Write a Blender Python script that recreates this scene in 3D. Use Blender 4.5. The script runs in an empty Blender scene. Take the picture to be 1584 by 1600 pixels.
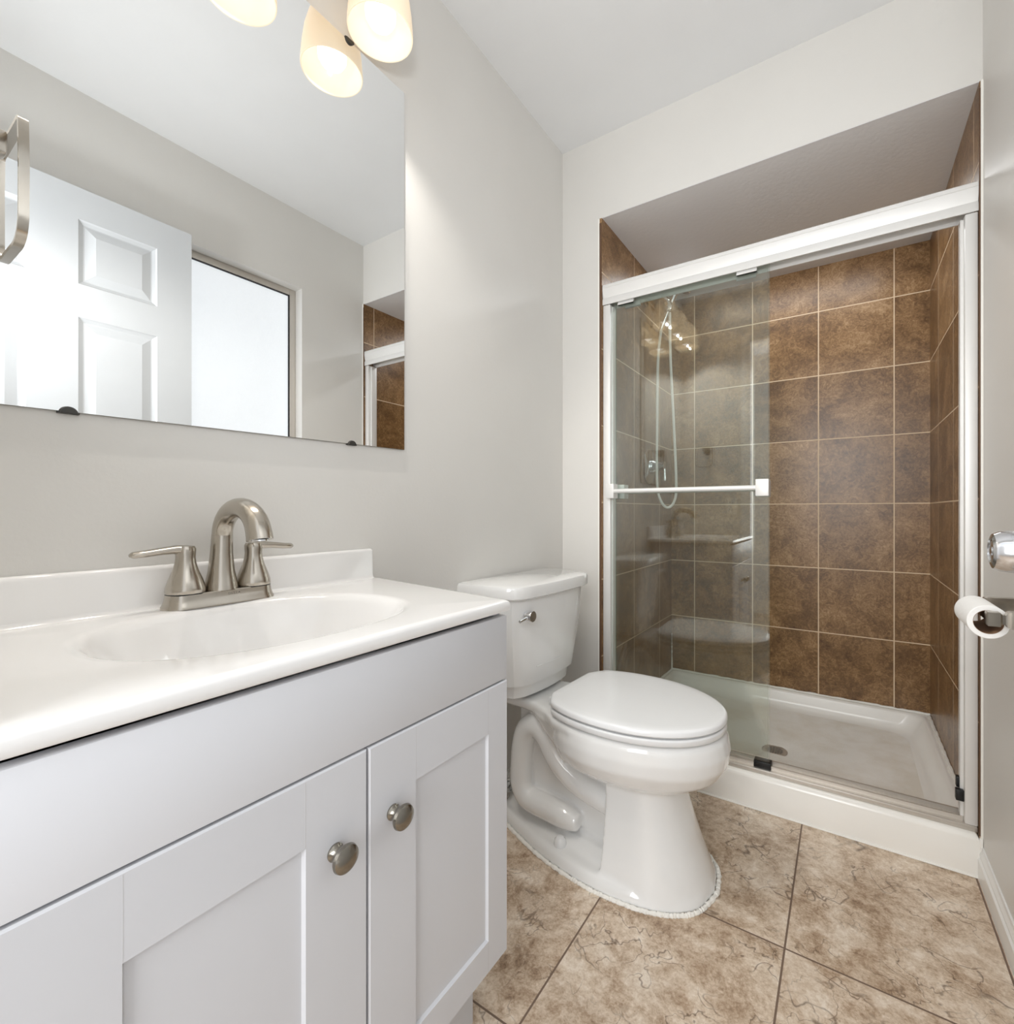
import bpy, bmesh, math, random
from mathutils import Vector, Matrix
random.seed(7)
S = bpy.context.scene
C = S.collection
PI = math.pi

# ------------------------------------------------------------------ camera, world, lights, exposure
cam_d = bpy.data.cameras.new('camera')
cam = bpy.data.objects.new('camera', cam_d); C.objects.link(cam)
cam.location = (0, 0, 0.99)
cam.rotation_euler = (PI/2, 0, math.radians(32.35))
cam_d.sensor_fit = 'HORIZONTAL'; cam_d.sensor_width = 36.0
cam_d.lens = 743.46/1584*36.0
cam_d.shift_x = (792-850.04)/1584
cam_d.shift_y = -(800-797.93)/1584
cam_d.clip_start = 0.01
S.camera = cam

w = bpy.data.worlds.new('world'); S.world = w; w.use_nodes = True
w.node_tree.nodes['Background'].inputs[0].default_value = (0.93, 0.96, 1.0, 1)
w.node_tree.nodes['Background'].inputs[1].default_value = 1.0

def area(name, loc, rot, sx, sy, energy, col=(1, 1, 1)):
    l = bpy.data.lights.new(name, 'AREA'); l.shape = 'RECTANGLE'; l.size = sx; l.size_y = sy
    l.energy = energy; l.color = col
    o = bpy.data.objects.new(name, l); C.objects.link(o); o.location = loc; o.rotation_euler = rot
    return o
# added fill panel in the hall facing the doorway, the photographer's lamp turned up at the ceiling, added fill under the shower soffit without a fitting
area('hall_fill', (-0.10, -1.15, 1.45), (math.radians(90), 0, 0), 0.7, 1.6, 23, (0.965, 0.985, 1))
area('bounce_lamp', (-0.06, -0.01, 1.43), (math.radians(180-38), 0, math.radians(14)), 0.14, 0.14, 5.5, (0.955, 0.98, 1))
area('shower_fill', (-0.26, 2.28, 2.145), (0, 0, 0), 0.8, 0.12, 2.8, (0.96, 0.985, 1))

vs = S.view_settings
vs.view_transform = 'Standard'; vs.look = 'None'; vs.gamma = 1.0; vs.use_curve_mapping = False
vs.exposure = 0.38
S.cycles.use_denoising = True
S.cycles.max_bounces = 14; S.cycles.transparent_max_bounces = 24; S.cycles.glossy_bounces = 8; S.cycles.diffuse_bounces = 8
S.cycles.caustics_reflective = True; S.cycles.blur_glossy = 1.0; S.cycles.sample_clamp_indirect = 4.0; S.cycles.caustics_refractive = False

# ------------------------------------------------------------------ materials
def lin(r, g, b):
    f = lambda c: (c/255/12.92) if c/255 <= 0.04045 else ((c/255+0.055)/1.055)**2.4
    return (f(r), f(g), f(b), 1)
class NT:
    def __init__(s, name):
        s.m = bpy.data.materials.new(name); s.m.use_nodes = True
        s.t = s.m.node_tree; s.b = s.t.nodes['Principled BSDF']; s.out = s.t.nodes['Material Output']
    def n(s, typ, **kw):
        x = s.t.nodes.new(typ)
        for k, v in kw.items(): setattr(x, k, v)
        return x
    def l(s, a, b): s.t.links.new(a, b)
    def math(s, op, a, b=None, c=None):
        x = s.n('ShaderNodeMath', operation=op)
        for i, v in enumerate((a, b, c)):
            if v is None: continue
            if isinstance(v, (int, float)): x.inputs[i].default_value = v
            else: s.l(v, x.inputs[i])
        return x.outputs[0]
    def mix(s, fac, a, b):
        x = s.n('ShaderNodeMix', data_type='RGBA')
        for i, v in ((0, fac), (6, a), (7, b)):
            if isinstance(v, (int, float)): x.inputs[i].default_value = v
            elif isinstance(v, tuple): x.inputs[i].default_value = v
            else: s.l(v, x.inputs[i])
        return x.outputs[2]
    def noise(s, vec, scale, detail=4, rough=0.5, dist=0.0):
        x = s.n('ShaderNodeTexNoise'); x.inputs['Scale'].default_value = scale; x.inputs['Detail'].default_value = detail
        x.inputs['Roughness'].default_value = rough; x.inputs['Distortion'].default_value = dist
        if vec is not None: s.l(vec, x.inputs['Vector'])
        return x.outputs['Fac']
    def ramp(s, fac, stops):
        x = s.n('ShaderNodeValToRGB'); e = x.color_ramp.elements
        while len(e) < len(stops): e.new(0.5)
        for q, (p, c) in zip(e, stops): q.position = p; q.color = c
        s.l(fac, x.inputs[0]); return x.outputs[0]
    def bump(s, h, strength=0.1, dist=0.01):
        x = s.n('ShaderNodeBump'); x.inputs['Strength'].default_value = strength; x.inputs['Distance'].default_value = dist
        s.l(h, x.inputs['Height']); s.l(x.outputs[0], s.b.inputs['Normal'])
    def coord(s): return s.n('ShaderNodeTexCoord').outputs['Object']

def plain(name, col, rough=0.4, metal=0.0, coat=0.0, spec=0.5, bump=None):
    t = NT(name); b = t.b
    co = t.coord()
    # a very slight procedural tone variation
    nz = t.noise(co, 6.0, 3)
    c2 = tuple(min(1, c*1.025) for c in col[:3])+(1,); c1 = tuple(c*0.975 for c in col[:3])+(1,)
    t.l(t.mix(nz, c1, c2), b.inputs['Base Color'])
    b.inputs['Roughness'].default_value = rough; b.inputs['Metallic'].default_value = metal
    b.inputs['Coat Weight'].default_value = coat; b.inputs['Coat Roughness'].default_value = 0.05
    b.inputs['Specular IOR Level'].default_value = spec
    if bump: t.bump(t.noise(co, bump[0], 5), bump[1], bump[2])
    return t.m

M = {}
M['wall'] = plain('wall_paint', lin(217, 215, 211), 0.38, bump=(140, 0.06, 0.004))
M['ceiling'] = plain('ceiling_paint', lin(228, 229, 230), 0.6, bump=(120, 0.06, 0.004))
M['soffit'] = plain('soffit_paint', lin(224, 224, 225), 0.5, bump=(60, 0.12, 0.006))
M['trim'] = plain('white_trim_paint', lin(235, 235, 233), 0.3)
M['door'] = plain('white_door_paint', lin(206, 209, 212), 0.35)
M['cabinet'] = plain('cabinet_white', lin(206, 207, 211), 0.38)
M['inside'] = plain('cabinet_inside', lin(60, 58, 56), 0.7)
M['marble'] = plain('cultured_marble', lin(233, 232, 231), 0.12, coat=0.4)
M['porcelain'] = plain('porcelain', lin(233, 233, 232), 0.10, coat=0.6)
M['seat'] = plain('toilet_seat_plastic', lin(234, 235, 236), 0.2)
M['caulk'] = plain('white_caulk', lin(238, 236, 230), 0.5, bump=(90, 0.3, 0.003))
M['acrylic'] = plain('shower_pan_acrylic', lin(243, 241, 236), 0.22, coat=0.2)
M['chrome'] = plain('chrome', (0.85, 0.86, 0.88, 1), 0.14, 1.0)
M['knob_chrome'] = plain('satin_chrome', (0.72, 0.73, 0.76, 1), 0.16, 1.0)
M['pewter'] = plain('dark_brushed_nickel', (0.27, 0.25, 0.215, 1), 0.22, 1.0)
M['alu'] = plain('white_satin_aluminium', lin(228, 227, 225), 0.42, 0.2)
M['alu_grey'] = plain('satin_aluminium', (0.66, 0.62, 0.57, 1), 0.45, 0.8)
M['black'] = plain('black_plastic', lin(16, 17, 19), 0.4)
M['hose'] = plain('white_hose', lin(232, 232, 230), 0.35)
M['paper'] = plain('tissue_paper', lin(244, 243, 241), 0.9, bump=(160, 0.25, 0.003))
M['card'] = plain('brown_cardboard', lin(150, 118, 92), 0.8)
M['tile_edge'] = plain('tile_edge', lin(96, 70, 50), 0.6, bump=(90, 0.4, 0.004))
M['bronze'] = plain('dark_bronze', lin(24, 22, 20), 0.5, 0.3)
M['clip'] = plain('dark_clip', lin(52, 50, 46), 0.35)
M['outlet'] = plain('outlet_plastic', lin(236, 234, 228), 0.35)

def brushed():
    t = NT('brushed_nickel'); b = t.b; co = t.coord()
    nz = t.noise(co, 30.0, 3)
    t.l(t.mix(nz, (0.45, 0.41, 0.355, 1), (0.54, 0.50, 0.44, 1)), b.inputs['Base Color'])
    b.inputs['Metallic'].default_value = 1.0; b.inputs['Roughness'].default_value = 0.21
    b.inputs['Anisotropic'].default_value = 0.5
    return t.m
M['nickel'] = brushed()

def mirror():
    t = NT('mirror_silver'); b = t.b
    b.inputs['Base Color'].default_value = (0.93, 0.945, 0.95, 1); b.inputs['Metallic'].default_value = 1; b.inputs['Roughness'].default_value = 0.0
    return t.m
M['mirror'] = mirror()
M['mirror_edge'] = plain('mirror_edge', lin(112, 104, 92), 0.3, 0.4)

def glass():
    t = NT('clear_shower_glass'); t.t.nodes.remove(t.b)
    geo = t.n('ShaderNodeNewGeometry')
    ior = t.math('MULTIPLY_ADD', geo.outputs['Backfacing'], 1/1.8-1.8, 1.8)
    fr = t.n('ShaderNodeFresnel'); t.l(ior, fr.inputs['IOR'])
    tr = t.n('ShaderNodeBsdfTransparent'); tr.inputs[0].default_value = (0.955, 0.975, 0.962, 1)
    gl = t.n('ShaderNodeBsdfGlossy'); gl.inputs['Roughness'].default_value = 0.0
    mx = t.n('ShaderNodeMixShader'); t.l(fr.outputs[0], mx.inputs[0]); t.l(tr.outputs[0], mx.inputs[1]); t.l(gl.outputs[0], mx.inputs[2])
    t.l(mx.outputs[0], t.out.inputs[0])
    return t.m
M['glass'] = glass()
M['glass_edge'] = plain('glass_edge_green', lin(150, 180, 165), 0.1)
def clear():
    t = NT('clear_acrylic'); b = t.b
    b.inputs['Base Color'].default_value = (0.9, 0.92, 0.92, 1); b.inputs['Roughness'].default_value = 0.05
    b.inputs['Transmission Weight'].default_value = 0.8; b.inputs['IOR'].default_value = 1.45
    return t.m
M['clear'] = clear()

def emit(name, col, strength, mixin=None):
    t = NT(name); b = t.b
    b.inputs['Base Color'].default_value = col; b.inputs['Emission Color'].default_value = col
    b.inputs['Emission Strength'].default_value = strength; b.inputs['Roughness'].default_value = 0.5
    return t
M['bulb'] = emit('lit_bulb', (1, 0.95, 0.88, 1), 1.5).m
def shade():
    t = NT('frosted_shade'); b = t.b
    b.inputs['Base Color'].default_value = (0.78, 0.70, 0.57, 1); b.inputs['Roughness'].default_value = 0.35
    b.inputs['Emission Color'].default_value = (1.0, 0.90, 0.74, 1); b.inputs['Emission Strength'].default_value = 0.24
    tl = t.n('ShaderNodeBsdfTranslucent'); tl.inputs[0].default_value = (1, 0.87, 0.66, 1)
    mx = t.n('ShaderNodeMixShader'); mx.inputs[0].default_value = 0.2
    t.l(b.outputs[0], mx.inputs[1]); t.l(tl.outputs[0], mx.inputs[2]); t.l(mx.outputs[0], t.out.inputs[0])
    return t.m
M['shade'] = shade()
def pane():
    t = emit('frosted_window_pane', (0.93, 0.96, 1.0, 1), 0.52); co = t.coord()
    t.b.inputs['Base Color'].default_value = (0.5, 0.52, 0.53, 1)
    nz = t.noise(co, 160, 3); t.bump(nz, 0.3, 0.004)
    return t.m
M['pane'] = pane()

def grid_mask(t, co, specs, half):
    """specs: (axis, offset, pitch); returns grout mask 0..1 and a cell vector"""
    sep = t.n('ShaderNodeSeparateXYZ'); t.l(co, sep.inputs[0])
    masks = []; cells = []
    for ax, off, pitch in specs:
        a = t.math('DIVIDE', t.math('SUBTRACT', sep.outputs['XYZ'.index(ax)], off), pitch)
        r = t.math('ROUND', a)
        dist = t.math('MULTIPLY', t.math('ABSOLUTE', t.math('SUBTRACT', a, r)), pitch)
        masks.append(t.math('LESS_THAN', dist, half)); cells.append(t.math('FLOOR', a))
    m = t.math('MAXIMUM', masks[0], masks[1])
    cb = t.n('ShaderNodeCombineXYZ'); t.l(cells[0], cb.inputs[0]); t.l(cells[1], cb.inputs[1])
    return m, cb.outputs[0]

def shower_tile(name, specs):
    t = NT(name); co = t.coord(); b = t.b
    g, cell = grid_mask(t, co, specs, 0.0022)
    wn = t.n('ShaderNodeTexWhiteNoise', noise_dimensions='3D'); t.l(cell, wn.inputs['Vector'])
    off = t.n('ShaderNodeVectorMath', operation='MULTIPLY_ADD')
    t.l(wn.outputs['Color'], off.inputs[0]); off.inputs[1].default_value = (7, 7, 7); t.l(co, off.inputs[2])
    v = off.outputs[0]
    n1 = t.noise(v, 7, 6, 0.66, 0.8); n2 = t.noise(v, 38, 6, 0.7, 2.2); n3 = t.noise(v, 170, 3, 0.6)
    f = t.math('ADD', t.math('MULTIPLY', n1, 0.42), t.math('ADD', t.math('MULTIPLY', n2, 0.42), t.math('MULTIPLY', n3, 0.16)))
    f = t.math('ADD', f, t.math('MULTIPLY', t.math('SUBTRACT', wn.outputs['Value'], 0.5), 0.05))
    col = t.ramp(f, [(0.36, lin(84, 58, 33)), (0.46, lin(120, 89, 56)), (0.54, lin(150, 116, 78)), (0.66, lin(192, 160, 122))])
    col = t.mix(g, col, lin(226, 204, 175))
    t.l(col, b.inputs['Base Color'])
    t.l(t.math('MULTIPLY_ADD', g, 0.45, 0.33), b.inputs['Roughness'])
    h = t.math('SUBTRACT', t.math('MULTIPLY', n2, 0.35), g)
    t.bump(h, 0.25, 0.003)
    return t.m
ZL = ('Z', 0.413, 0.3047)
M['tile_back'] = shower_tile('shower_tile_back', [('X', -0.1092, 0.2905), ZL])
M['tile_left'] = shower_tile('shower_tile_left', [('Y', 2.06, 0.352), ZL])
M['tile_right'] = shower_tile('shower_tile_right', [('Y', 2.089, 0.303), ZL])

def floor_mat():
    t = NT('floor_tile'); co = t.coord(); b = t.b
    sp = t.n('ShaderNodeSeparateXYZ'); t.l(co, sp.inputs[0]); cb = t.n('ShaderNodeCombineXYZ')
    t.l(sp.outputs[0], cb.inputs[0]); t.l(t.math('MINIMUM', sp.outputs[1], 1.42), cb.inputs[1])   # the last row runs on under the pan
    g, cell = grid_mask(t, cb.outputs[0], [('X', -0.1165, 0.414), ('Y', 1.2, 0.465)], 0.0021)
    wn = t.n('ShaderNodeTexWhiteNoise', noise_dimensions='3D'); t.l(cell, wn.inputs['Vector'])
    off = t.n('ShaderNodeVectorMath', operation='MULTIPLY_ADD')
    t.l(wn.outputs['Color'], off.inputs[0]); off.inputs[1].default_value = (5, 5, 5); t.l(co, off.inputs[2])
    v = off.outputs[0]
    n1 = t.noise(v, 9.5, 9, 0.74, 0.35); n2 = t.noise(v, 42, 7, 0.78, 0.4); n3 = t.noise(v, 190, 3, 0.7)
    f = t.math('ADD', t.math('MULTIPLY', n1, 0.54), t.math('ADD', t.math('MULTIPLY', n2, 0.32), t.math('MULTIPLY', n3, 0.14)))
    col = t.ramp(f, [(0.37, lin(122, 98, 77)), (0.44, lin(172, 148, 124)), (0.51, lin(206, 187, 166)), (0.60, lin(232, 220, 205))])
    # thin dark veins: where a distorted noise crosses its middle, broken up by a second noise
    va = t.noise(v, 5.5, 3, 0.5, 0.45); vb = t.noise(v, 13.0, 3, 0.5, 0.4)
    br = t.noise(v, 9.0, 3, 0.5)
    def vein(nz, wdt, th):
        d = t.math('ABSOLUTE', t.math('SUBTRACT', nz, 0.5))
        line = t.math('SUBTRACT', 1.0, t.math('MINIMUM', t.math('DIVIDE', d, wdt), 1.0))
        return t.math('MULTIPLY', line, t.math('MINIMUM', t.math('MAXIMUM', t.math('MULTIPLY', t.math('SUBTRACT', br, th), 8.0), 0.0), 1.0))
    vv = t.math('MAXIMUM', vein(va, 0.008, 0.45), vein(vb, 0.013, 0.45))
    col = t.mix(t.math('MULTIPLY', vv, 0.8), col, lin(88, 68, 52))
    lv = vein(t.noise(v, 7.5, 5, 0.6, 2.0), 0.012, 0.45)
    col = t.mix(t.math('MULTIPLY', lv, 0.4), col, lin(232, 218, 198))
    col = t.mix(g, col, lin(116, 96, 82))
    t.l(col, b.inputs['Base Color'])
    t.l(t.math('MULTIPLY_ADD', g, 0.4, 0.34), b.inputs['Roughness'])
    t.bump(t.math('SUBTRACT', t.math('MULTIPLY', f, 0.3), g), 0.2, 0.002)
    return t.m
M['floor'] = floor_mat()

def pan_floor():
    t = NT('shower_pan_textured'); co = t.coord(); b = t.b
    n1 = t.noise(co, 260, 2, 0.5, 0.5); st = t.noise(co, 4.5, 5, 0.6)
    col = t.ramp(st, [(0.38, lin(232, 226, 215)), (0.58, lin(246, 244, 239))])
    t.l(col, b.inputs['Base Color']); b.inputs['Roughness'].default_value = 0.4
    t.bump(n1, 0.35, 0.003)
    return t.m
M['pan_floor'] = pan_floor()

# ------------------------------------------------------------------ mesh helpers
def NB(): return bmesh.new()
def box(bm, x0, x1, y0, y1, z0, z1, bev=0.0, seg=2):
    r = bmesh.ops.create_cube(bm, size=1.0); vs_ = r['verts']
    for v in vs_:
        v.co = Vector((x0+(v.co.x+0.5)*(x1-x0), y0+(v.co.y+0.5)*(y1-y0), z0+(v.co.z+0.5)*(z1-z0)))
    if bev:
        es = list({e for v in vs_ for e in v.link_edges})
        bmesh.ops.bevel(bm, geom=es, offset=bev, segments=seg, affect='EDGES', profile=0.5)
    return vs_
def quad(bm, pts):
    return bm.faces.new([bm.verts.new(p) for p in pts])
def frame_at(path, i):
    a = path[max(i-1, 0)]; b = path[min(i+1, len(path)-1)]
    return (Vector(b)-Vector(a)).normalized()
def tube(bm, path, rad, n=14, closed=False, caps=True, up=None, sx=1.0, sy=1.0, rect=None):
    """sweep a circle (or scaled ellipse) along path; rad number or list"""
    L = len(path); rings = []; ref = None
    for i, p in enumerate(path):
        if closed: t = (Vector(path[(i+1) % L])-Vector(path[i-1])).normalized()
        else: t = frame_at(path, i)
        if ref is None:
            u0 = Vector(up) if up else (Vector((0, 0, 1)) if abs(t.z) < 0.9 else Vector((1, 0, 0)))
            ref = (u0-t*u0.dot(t)).normalized()
        else:
            u0 = Vector(up) if up else ref
            q = u0-t*u0.dot(t)
            ref = q.normalized() if q.length > 1e-6 else ref
        s = t.cross(ref)
        r = rad[i] if isinstance(rad, (list, tuple)) else rad
        if rect:
            prof = [(rect[0], rect[1]), (-rect[0], rect[1]), (-rect[0], -rect[1]), (rect[0], -rect[1])]
            rings.append([bm.verts.new(Vector(p)+s*a*r+ref*b*r) for a, b in prof])
        else:
            rings.append([bm.verts.new(Vector(p)+s*math.cos(2*PI*k/n)*r*sx+ref*math.sin(2*PI*k/n)*r*sy) for k in range(n)])
    nn = len(rings[0])
    for i in range(L if closed else L-1):
        a, b = rings[i], rings[(i+1) % L]
        for k in range(nn): bm.faces.new((a[k], a[(k+1) % nn], b[(k+1) % nn], b[k]))
    if caps and not closed:
        bm.faces.new(rings[0][::-1]); bm.faces.new(rings[-1])
def lathe(bm, prof, n=40, M4=None, cap0=True, cap1=True):
    """profile (r,z) revolved about local Z, then transformed"""
    rings = []
    for r, z in prof:
        rings.append([bm.verts.new(((M4 or Matrix()) @ Vector((r*math.cos(2*PI*k/n), r*math.sin(2*PI*k/n), z)))) for k in range(n)])
    for a, b in zip(rings, rings[1:]):
        for k in range(n): bm.faces.new((a[k], a[(k+1) % n], b[(k+1) % n], b[k]))
    if cap0: bm.faces.new(rings[0][::-1])
    if cap1: bm.faces.new(rings[-1])
def loft(bm, secs, cap0=True, cap1=True):
    rings = [[bm.verts.new(p) for p in s] for s in secs]; n = len(rings[0])
    for a, b in zip(rings, rings[1:]):
        for k in range(n): bm.faces.new((a[k], a[(k+1) % n], b[(k+1) % n], b[k]))
    if cap0: bm.faces.new(rings[0][::-1])
    if cap1: bm.faces.new(rings[-1])
def prism(bm, pts, z0, z1, bev=0):
    n = len(pts); a = [bm.verts.new((x, y, z0)) for x, y in pts]; b = [bm.verts.new((x, y, z1)) for x, y in pts]
    fs = [bm.faces.new(a[::-1]), bm.faces.new(b)]
    for k in range(n): fs.append(bm.faces.new((a[k], a[(k+1) % n], b[(k+1) % n], b[k])))
    if bev:
        es = [e for e in fs[1].edges]
        bmesh.ops.bevel(bm, geom=es, offset=bev, segments=3, affect='EDGES', profile=0.5)
def obj(name, bm, mat, parent=None, smooth=True, angle=35):
    bmesh.ops.remove_doubles(bm, verts=bm.verts, dist=1e-6)
    bmesh.ops.recalc_face_normals(bm, faces=bm.faces)
    me = bpy.data.meshes.new(name); bm.to_mesh(me); bm.free()
    if isinstance(mat, str): mat = M[mat]
    me.materials.append(mat)
    if smooth:
        for p in me.polygons: p.use_smooth = True
        me.set_sharp_from_angle(angle=math.radians(angle))
    o = bpy.data.objects.new(name, me); C.objects.link(o)
    if parent: o.parent = parent
    return o
def thing(name, label, cat, loc=(0, 0, 0), rz=0.0, group=None):
    o = bpy.data.objects.new(name, None); C.objects.link(o); o.empty_display_size = 0.05
    o.location = loc; o.rotation_euler = (0, 0, rz); o['label'] = label; o['category'] = cat
    if group: o['group'] = group
    return o
def tag(o, label, cat, group=None):
    o['label'] = label; o['category'] = cat
    if group: o['group'] = group
    return o
def struct(name, bm, mat, label=None, cat=None, smooth=False, parent=None):
    o = obj(name, bm, mat, parent, smooth)
    if parent is None: o['kind'] = 'structure'
    if label: o['label'] = label
    if cat: o['category'] = cat
    return o
def TR(loc, rot=(0, 0, 0)):
    from mathutils import Euler
    return Matrix.Translation(loc) @ Euler(rot).to_matrix().to_4x4()

# ------------------------------------------------------------------ room constants
XL, XR, D, ZC = -0.998, 0.313, 1.72, 2.479
YN = 0.05            # near wall, room side (the camera stands in its doorway)
OL, ZS, YB = -0.832, 2.152, 2.61
SL, SR = -0.817, 0.306
DX0, DX1 = -0.54, 0.275   # doorway

bm = NB(); box(bm, -1.6, 1.0, -1.5, D+0.03, -0.1, 0.0); struct('floor', bm, 'floor', 'beige marbled square tile bathroom floor with brown grout', 'floor')
bm = NB(); box(bm, XL-0.1, XR+0.15, YN-0.12, D+0.12, ZC, ZC+0.1); struct('ceiling', bm, 'ceiling', 'flat white painted bathroom ceiling', 'ceiling')
bm = NB(); box(bm, XL-0.1, XL, YN-0.12, YB+0.1, 0, ZC); struct('wall_left', bm, 'wall', 'light grey wall behind the mirror, vanity and toilet tank', 'wall')
# right wall with window opening
WY0, WY1, WZ0, WZ1 = 0.74, 1.362, 1.05, 2.10
bm = NB()
box(bm, XR, XR+0.12, YN-0.12, WY0, 0, ZC); box(bm, XR, XR+0.12, WY1, D+0.1, 0, ZC)
box(bm, XR, XR+0.12, WY0, WY1, 0, WZ0); box(bm, XR, XR+0.12, WY0, WY1, WZ1, ZC)
struct('wall_right', bm, 'wall', 'light grey wall with the frosted window, right of the room', 'wall')
# back wall: left pier and header over the shower opening
bm = NB(); 
for bx in ((XL, OL, 0, ZS+0.002), (XL, OL, ZS+0.002, ZC), (OL, XR, ZS+0.002, ZC)):
    x0, x1, z0, z1 = bx; vv = [bm.verts.new(p) for p in ((x0, D, z0), (x1, D, z0), (x1, D, z1), (x0, D, z1), (x0, D+0.1, z0), (x1, D+0.1, z0), (x1, D+0.1, z1), (x0, D+0.1, z1))]
    skip = {(XL, OL, 0, ZS+0.002): 't', (XL, OL, ZS+0.002, ZC): 'br', (OL, XR, ZS+0.002, ZC): 'l'}[bx]
    for nm, f in (('f', (0, 1, 2, 3)), ('k', (7, 6, 5, 4)), ('b', (4, 5, 1, 0)), ('t', (3, 2, 6, 7)), ('l', (0, 3, 7, 4)), ('r', (1, 5, 6, 2))):
        if nm not in skip: bm.faces.new([vv[i] for i in f])

struct('wall_back', bm, 'wall', 'light grey header and narrow pier framing the shower opening', 'wall')
# near wall with doorway
bm = NB(); box(bm, XL, DX0, YN-0.12, YN, 0, ZC); box(bm, DX1, XR, YN-0.12, YN, 0, ZC); box(bm, DX0, DX1, YN-0.12, YN, 2.12, ZC)
struct('wall_near', bm, 'wall', 'light grey wall left of the vanity holding the towel ring', 'wall')
# hallway wall seen through the doorway
bm = NB(); box(bm, -1.6, 1.0, -1.6, -1.5, 0, 2.5); struct('wall_hall', bm, 'wall', 'plain hallway wall outside the bathroom doorway', 'wall')
# shower enclosure
bm = NB(); box(bm, SL-0.012, SL, D-0.002, YB, 0.10, ZS); struct('wall_shower_left', bm, 'tile_left', 'brown tiled shower wall with valve and hand shower', 'wall')
bm = NB(); box(bm, SR, SR+0.012, D-0.002, YB, 0.10, ZS)
struct('wall_shower_right', bm, 'tile_right', 'brown tiled shower wall on the right of the enclosure', 'wall')
bm = NB(); box(bm, SR+0.012, SR+0.12, D+0.1, YB+0.1, 0, ZS+0.1); struct('wall_shower_outer', bm, 'wall', 'plain wall behind the right shower tiles', 'wall')
bm = NB(); box(bm, SL-0.012, SR+0.012, YB, YB+0.012, 0.10, ZS); struct('wall_shower_back', bm, 'tile_back', 'brown square tiled back wall of the shower', 'wall')
bm = NB(); box(bm, OL, XR, D+0.0006, D+0.1, ZS, ZS+0.0019); box(bm, XL, SR+0.12, D+0.1, YB+0.1, ZS, ZS+0.08); struct('ceiling_shower', bm, 'soffit', 'grey painted soffit above the shower enclosure', 'ceiling')
# painted corner beads beside the opening
bm = NB(); box(bm, XR-0.005, XR+0.001, D-0.006, D+0.002, 0.10, ZS, 0.001); struct('trim_1', bm, 'caulk', 'white caulk bead down the right edge of the shower', 'trim')
bm = NB(); box(bm, OL-0.002, OL+0.005, D-0.003, D+0.006, 0.10, ZS, 0.001); struct('trim_2', bm, 'caulk', 'white caulk bead down the left edge of the shower', 'trim')
bm = NB(); box(bm, SL-0.010, SL-0.001, D-0.004, D-0.001, 0.11, ZS-0.02); struct('trim_3', bm, 'tile_edge', 'rough brown tile edge strip left of the shower frame', 'trim')
bm = NB(); box(bm, SR-0.001, SR+0.003, D-0.0045, D-0.001, 0.11, ZS-0.02); struct('trim_4', bm, 'tile_edge', 'rough brown tile edge strip right of the shower frame', 'trim')

# baseboards
def baseboard(name, p0, p1, nrm, h=0.085, label=''):
    bm = NB(); n = Vector(nrm); prof = [(0, 0), (0.012, 0), (0.012, h*0.62), (0.008, h*0.68), (0.009, h*0.78), (0.005, h*0.9), (0.004, h), (0, h)]
    a = [bm.verts.new(Vector(p0)+n*d+Vector((0, 0, z))) for d, z in prof]
    b = [bm.verts.new(Vector(p1)+n*d+Vector((0, 0, z))) for d, z in prof]
    k = len(prof)
    for i in range(k): bm.faces.new((a[i], a[(i+1) % k], b[(i+1) % k], b[i]))
    bm.faces.new(a[::-1]); bm.faces.new(b)
    struct(name, bm, 'trim', label, 'baseboard')
baseboard('baseboard_right', (XR, YN, 0), (XR, D-0.012, 0), (-1, 0, 0), label='white moulded baseboard along the right wall')
baseboard('baseboard_left', (XL, 0.72, 0), (XL, D, 0), (1, 0, 0), label='white moulded baseboard behind the toilet')
baseboard('baseboard_back', (XL, D, 0), (OL, D, 0), (0, -1, 0), label='white moulded baseboard under the narrow pier')

# window in the right wall
bm = NB()
x0, x1 = XR+0.055, XR+0.085
box(bm, x0, x1, WY0, WY0+0.03, WZ0, WZ1, 0.003); box(bm, x0, x1, WY1-0.03, WY1, WZ0, WZ1, 0.003)
box(bm, x0, x1, WY0+0.03, WY1-0.03, WZ1-0.03, WZ1, 0.003); box(bm, x0, x1, WY0+0.03, WY1-0.03, WZ0, WZ0+0.03, 0.003)
win = struct('window_1', bm, 'alu_grey', 'frosted window with grey metal frame beside the open door', 'window', True)
bm = NB(); box(bm, x0+0.012, x0+0.017, WY0+0.028, WY1-0.028, WZ0+0.028, WZ1-0.028); obj('window_pane', bm, 'pane', win, False)
bm = NB()
for (a, b, c, d_) in ((WY0+0.028, WY1-0.028, WZ1-0.034, WZ1-0.029), (WY1-0.034, WY1-0.029, WZ0+0.03, WZ1-0.03), (WY0+0.029, WY0+0.034, WZ0+0.03, WZ1-0.03)):
    box(bm, x0+0.004, x0+0.0122, a, b, c, d_)
obj('window_gasket', bm, 'black', win, False)

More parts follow.
